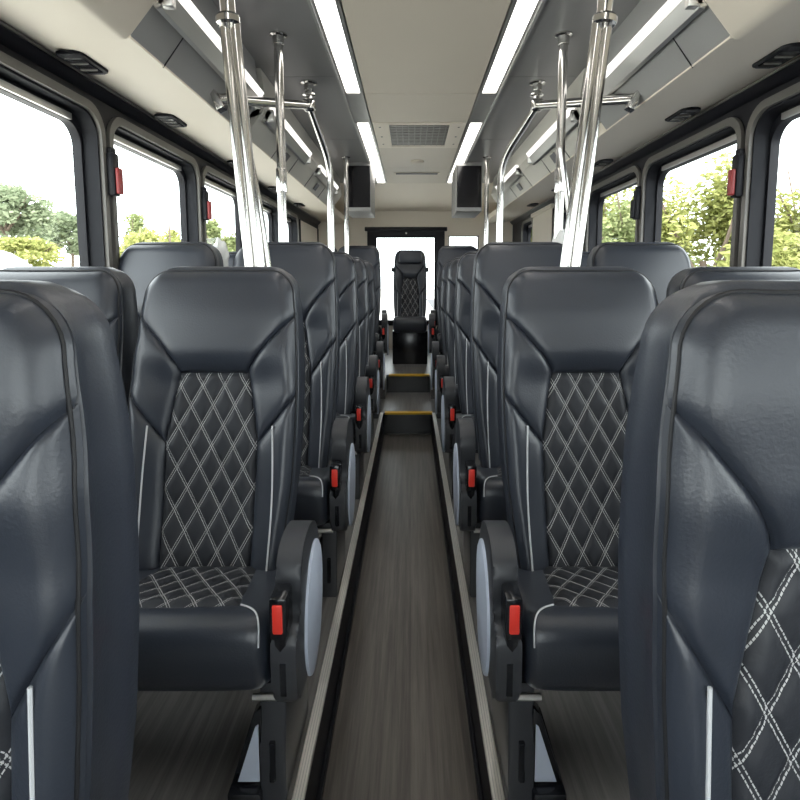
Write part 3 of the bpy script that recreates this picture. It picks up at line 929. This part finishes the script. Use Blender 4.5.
bm = NB(); box(bm, .47, .845, YB+.03, YB+.036, .9, 1.585); obj('pane', bm, M['glass'], rw2, smooth=False, kind='structure')

# front wall with the windscreen (behind the camera)
bm = NB()
box(bm, XL-.09, XR+.09, Y0-.08, Y0, -.26, .55); box(bm, XL-.09, XR+.09, Y0-.08, Y0, 1.95, 2.16)
box(bm, XL-.09, XL+.04, Y0-.08, Y0, .55, 1.95); box(bm, XR-.04, XR+.09, Y0-.08, Y0, .55, 1.95)
obj('wall_front', bm, M['dark'], None, smooth=False, kind='structure')
wn += 1
bm = NB(); box(bm, CX-.02, CX+.02, Y0-.06, Y0-.02, .55, 1.95)
fw = obj('window_%d' % wn, bm, M['dark'], None, smooth=False, kind='structure')
bm = NB(); box(bm, XL+.04, XR-.04, Y0-.05, Y0-.044, .55, 1.95); obj('pane', bm, M['glass'], fw, smooth=False, kind='structure')

# ------------------------------------------------------------------ outside
bm = NB()
def gz(x): return -1.2 if x > -3 else lerp(-1.2, 1.25, smooth01((-3-x)/22))
xs = [-90, -60, -40, -25, -20, -16, -12, -9, -6, -3, 0, 10, 40, 80]
ys = [-60, -20, 0, 20, 40, 60, 110]
vv = [[bm.verts.new((x, y, gz(x))) for y in ys] for x in xs]
for a, b in zip(vv, vv[1:]):
    for k in range(len(ys)-1): bm.faces.new((a[k], b[k], b[k+1], a[k+1]))
obj('ground', bm, M['ground'], None, kind='structure')

bm = NB()  # unseen dark strip, added to dim light bounced onto the right soffit
pts = [1.6, 3, 6, 10, 16, 30]
vv = [[bm.verts.new((x, y, gz(x)+.02)) for y in (-30, 0, 20, 60)] for x in pts]
for a, b in zip(vv, vv[1:]):
    for k in range(3): bm.faces.new((a[k], b[k], b[k+1], a[k+1]))
obj('added_ground_strip', bm, M['added_dark_ground'], None, kind='structure')

def tree(x, y, h, rx, rz, mat, seed, label, n=2600, leaf=.16, bush=False, cat='tree'):
    z = gz(x); rnd = random.Random(seed)
    t = thing('bush' if bush else 'leafy_tree', label, 'bush' if bush else 'tree', (x, y, z), 'greenery outside the windows')
    bm = NB(); th = h-rz*1.0
    tube(bm, [(0, 0, 0), (.1, 0, th*.5), (0, .1, max(.3, th))], [.06+h*.018, .05+h*.014, .03+h*.009], 8)
    for k in range(6):
        a = 2*PI*k/6+rnd.random(); zz = max(.2, th*.75)
        tube(bm, [(0, 0, zz), (rx*.4*math.cos(a), rx*.4*math.sin(a), zz+rz*.5), (rx*.75*math.cos(a), rx*.75*math.sin(a), zz+rz*(.7+.6*rnd.random()))], [.02+h*.008, .02+h*.004, .015], 6)
    obj('trunk', bm, M['bark'], t)
    bm = NB(); blobs = []
    for k in range(16):
        a = rnd.random()*2*PI; q = rnd.uniform(-1, 1); rr = math.sqrt(1-q*q*.9)*rnd.uniform(.35, .8)
        blobs.append((rx*rr*math.cos(a), rx*rr*math.sin(a), h-rz+rz*q*.72, rnd.uniform(.28, .45)))
    for i in range(n):
        bx, by, bz, br = rnd.choice(blobs)
        d = Vector((rnd.gauss(0, 1), rnd.gauss(0, 1), rnd.gauss(0, 1))).normalized()*(rnd.random()**.45)
        p = Vector((bx+d.x*br*rx, by+d.y*br*rx, max(.15 if bush else .6, bz+d.z*br*rz)))
        e1 = Vector((rnd.gauss(0, 1), rnd.gauss(0, 1), rnd.gauss(0, .6))).normalized(); e2 = e1.orthogonal().normalized()
        s = leaf*rnd.uniform(.6, 1.3)
        bm.faces.new([bm.verts.new(p+v) for v in (e1*s, e2*s*.55, -e1*s, -e2*s*.55)])
    obj('crown', bm, mat, t, smooth=False)
    return t
# left side, across the car park
tree(-31.46, 44.0, 7.28, 3.19, 2.97, M['leafC'], 1, 'tall grey-green tree beyond the nearest left window', 4200, 0.242)
tree(-31.20, 52.0, 5.88, 2.79, 2.03, M['leafC'], 2, 'lower tree at the inner edge of the nearest left window', 2600, 0.254)
tree(-25.0, 37.2, 2.44, 2.45, 1.17, M['leafB'], 3, 'rounded yellow-green bush below the tall tree on the left', 2600, 0.166, True)
tree(-17.28, 36.0, 3.85, 2.1, 1.7, M['leafB'], 4, 'yellow bush low in the second left window', 2200, 0.162, True)
tree(-21.01, 43.0, 4.9, 1.5, 2.1, M['leafA'], 5, 'thin pale tree at the near edge of the second left window', 1200, 0.176)
tree(-19.90, 48.0, 4.3, 2.0, 2.1, M['leafB'], 6, 'yellow-green tree at the far edge of the second left window', 1800, 0.211)
tree(-13.86, 41.0, 5.16, 1.76, 2.15, M['leafA'], 7, 'green tree in the third left window', 2600, 0.195)
tree(-13.57, 47.5, 4.54, 1.81, 2.04, M['leafB'], 8, 'yellow-green tree in the third left window', 2200, 0.226)
# right side, close to the bus
tree(6.56, 12.6, 4.80, 1.73, 2.16, M['leafB'], 11, 'dense yellow-green tree filling the second right window', 11440, 0.082)
tree(11.10, 18.5, 4.28, 1.97, 2.47, M['leafA'], 12, 'green tree at the near edge of the second right window', 7920, 0.111)
tree(10.50, 14.5, 5.40, 1.70, 2.90, M['leafB'], 13, 'tall tree in the nearest right window', 10120, 0.095)
tree(9.20, 23.0, 5.86, 2.50, 3.15, M['leafA'], 14, 'green tree at the far edge of the second right window', 9240, 0.125)
tree(10.44, 29.0, 6.81, 2.46, 3.77, M['leafB'], 15, 'yellow-green tree in the third right window', 9240, 0.145)
tree(5.05, 17.6, 4.55, 1.26, 1.99, M['leafA'], 16, 'narrow tree seen past the slanted pole on the right', 5720, 0.086)
tree(7.56, 35.0, 6.38, 2.52, 3.36, M['leafB'], 17, 'far tree in the small rear right window', 2600, 0.280)

# utility mast seen through the second left window
bm = NB(); tube(bm, [(-17.0, 40, gz(-17)), (-17.0, 40, gz(-17)+4.7)], [.09, .05], 8)
tag(obj('utility_pole', bm, M['bark']), 'thin utility pole standing in the second left window', 'pole')

# parked car
t = thing('parked_car', 'white car parked by the bush outside the nearest left window', 'car', (-24.8, 32.6, gz(-24.8)))
bm = NB(); prof = catmull([(-2.15, .30), (-2.18, .60), (-2.05, .78), (-1.2, .90), (-.55, 1.36), (.15, 1.45), (.95, 1.38), (1.65, .98), (2.1, .82), (2.2, .55), (2.15, .30)], 4)
prism(bm, prof, 'y', -.85, .85, .12, 3); obj('body', bm, M['carwhite'], t)
bm = NB(); prism(bm, [(-1.0, .93), (-.50, 1.30), (.15, 1.38), (.88, 1.31), (1.35, .97)], 'y', -.86, .86, .01, 1); obj('side_window', bm, M['carglass'], t)
bm = NB(); prism(bm, [(1.58, .98), (1.0, 1.345), (1.03, 1.375), (1.66, .99)], 'y', -.66, .66, .004, 1); obj('windscreen', bm, M['carglass'], t)
for x in (-1.35, 1.35):
    for y in (-.78, .78):
        bm = NB(); lathe(bm, [(.2, -.1), (.32, -.09), (.33, 0), (.32, .09), (.2, .1)], (x, y, .33), (0, 1, 0), 20); obj('wheel', bm, M['rubber'], t)

# ------------------------------------------------------------------ light
w = bpy.data.worlds.new('sky'); SC.world = w; w.use_nodes = True
bg = w.node_tree.nodes['Background']; bg.inputs[0].default_value = (.93, .97, 1., 1); bg.inputs[1].default_value = 5.5
sun = bpy.data.lights.new('sun', 'SUN'); sun.energy = 5.5; sun.angle = math.radians(3); sun.color = (1, .96, .88)
so = bpy.data.objects.new('sun', sun); COL.objects.link(so)
so.rotation_euler = (math.radians(28), math.radians(16), 0)

# ------------------------------------------------------------------ camera
cam = bpy.data.cameras.new('camera'); co = bpy.data.objects.new('camera', cam); COL.objects.link(co)
F = 560.
cam.sensor_width = 36; cam.sensor_fit = 'HORIZONTAL'; cam.lens = 36*F/800
th = math.atan(60/F)
co.location = (0, 0, 1.06); co.rotation_euler = (PI/2-th, 0, 0)
cam.shift_x = -(411-400)/800; cam.shift_y = -(400-338)/800
cam.clip_start = .05; cam.clip_end = 300
SC.camera = co

vs = SC.view_settings
vs.view_transform = 'Standard'; vs.look = 'None'; vs.exposure = 0.; vs.gamma = 1.; vs.use_curve_mapping = False
SC.cycles.max_bounces = 10; SC.cycles.diffuse_bounces = 6; SC.cycles.transparent_max_bounces = 16
SC.cycles.sample_clamp_indirect = 6
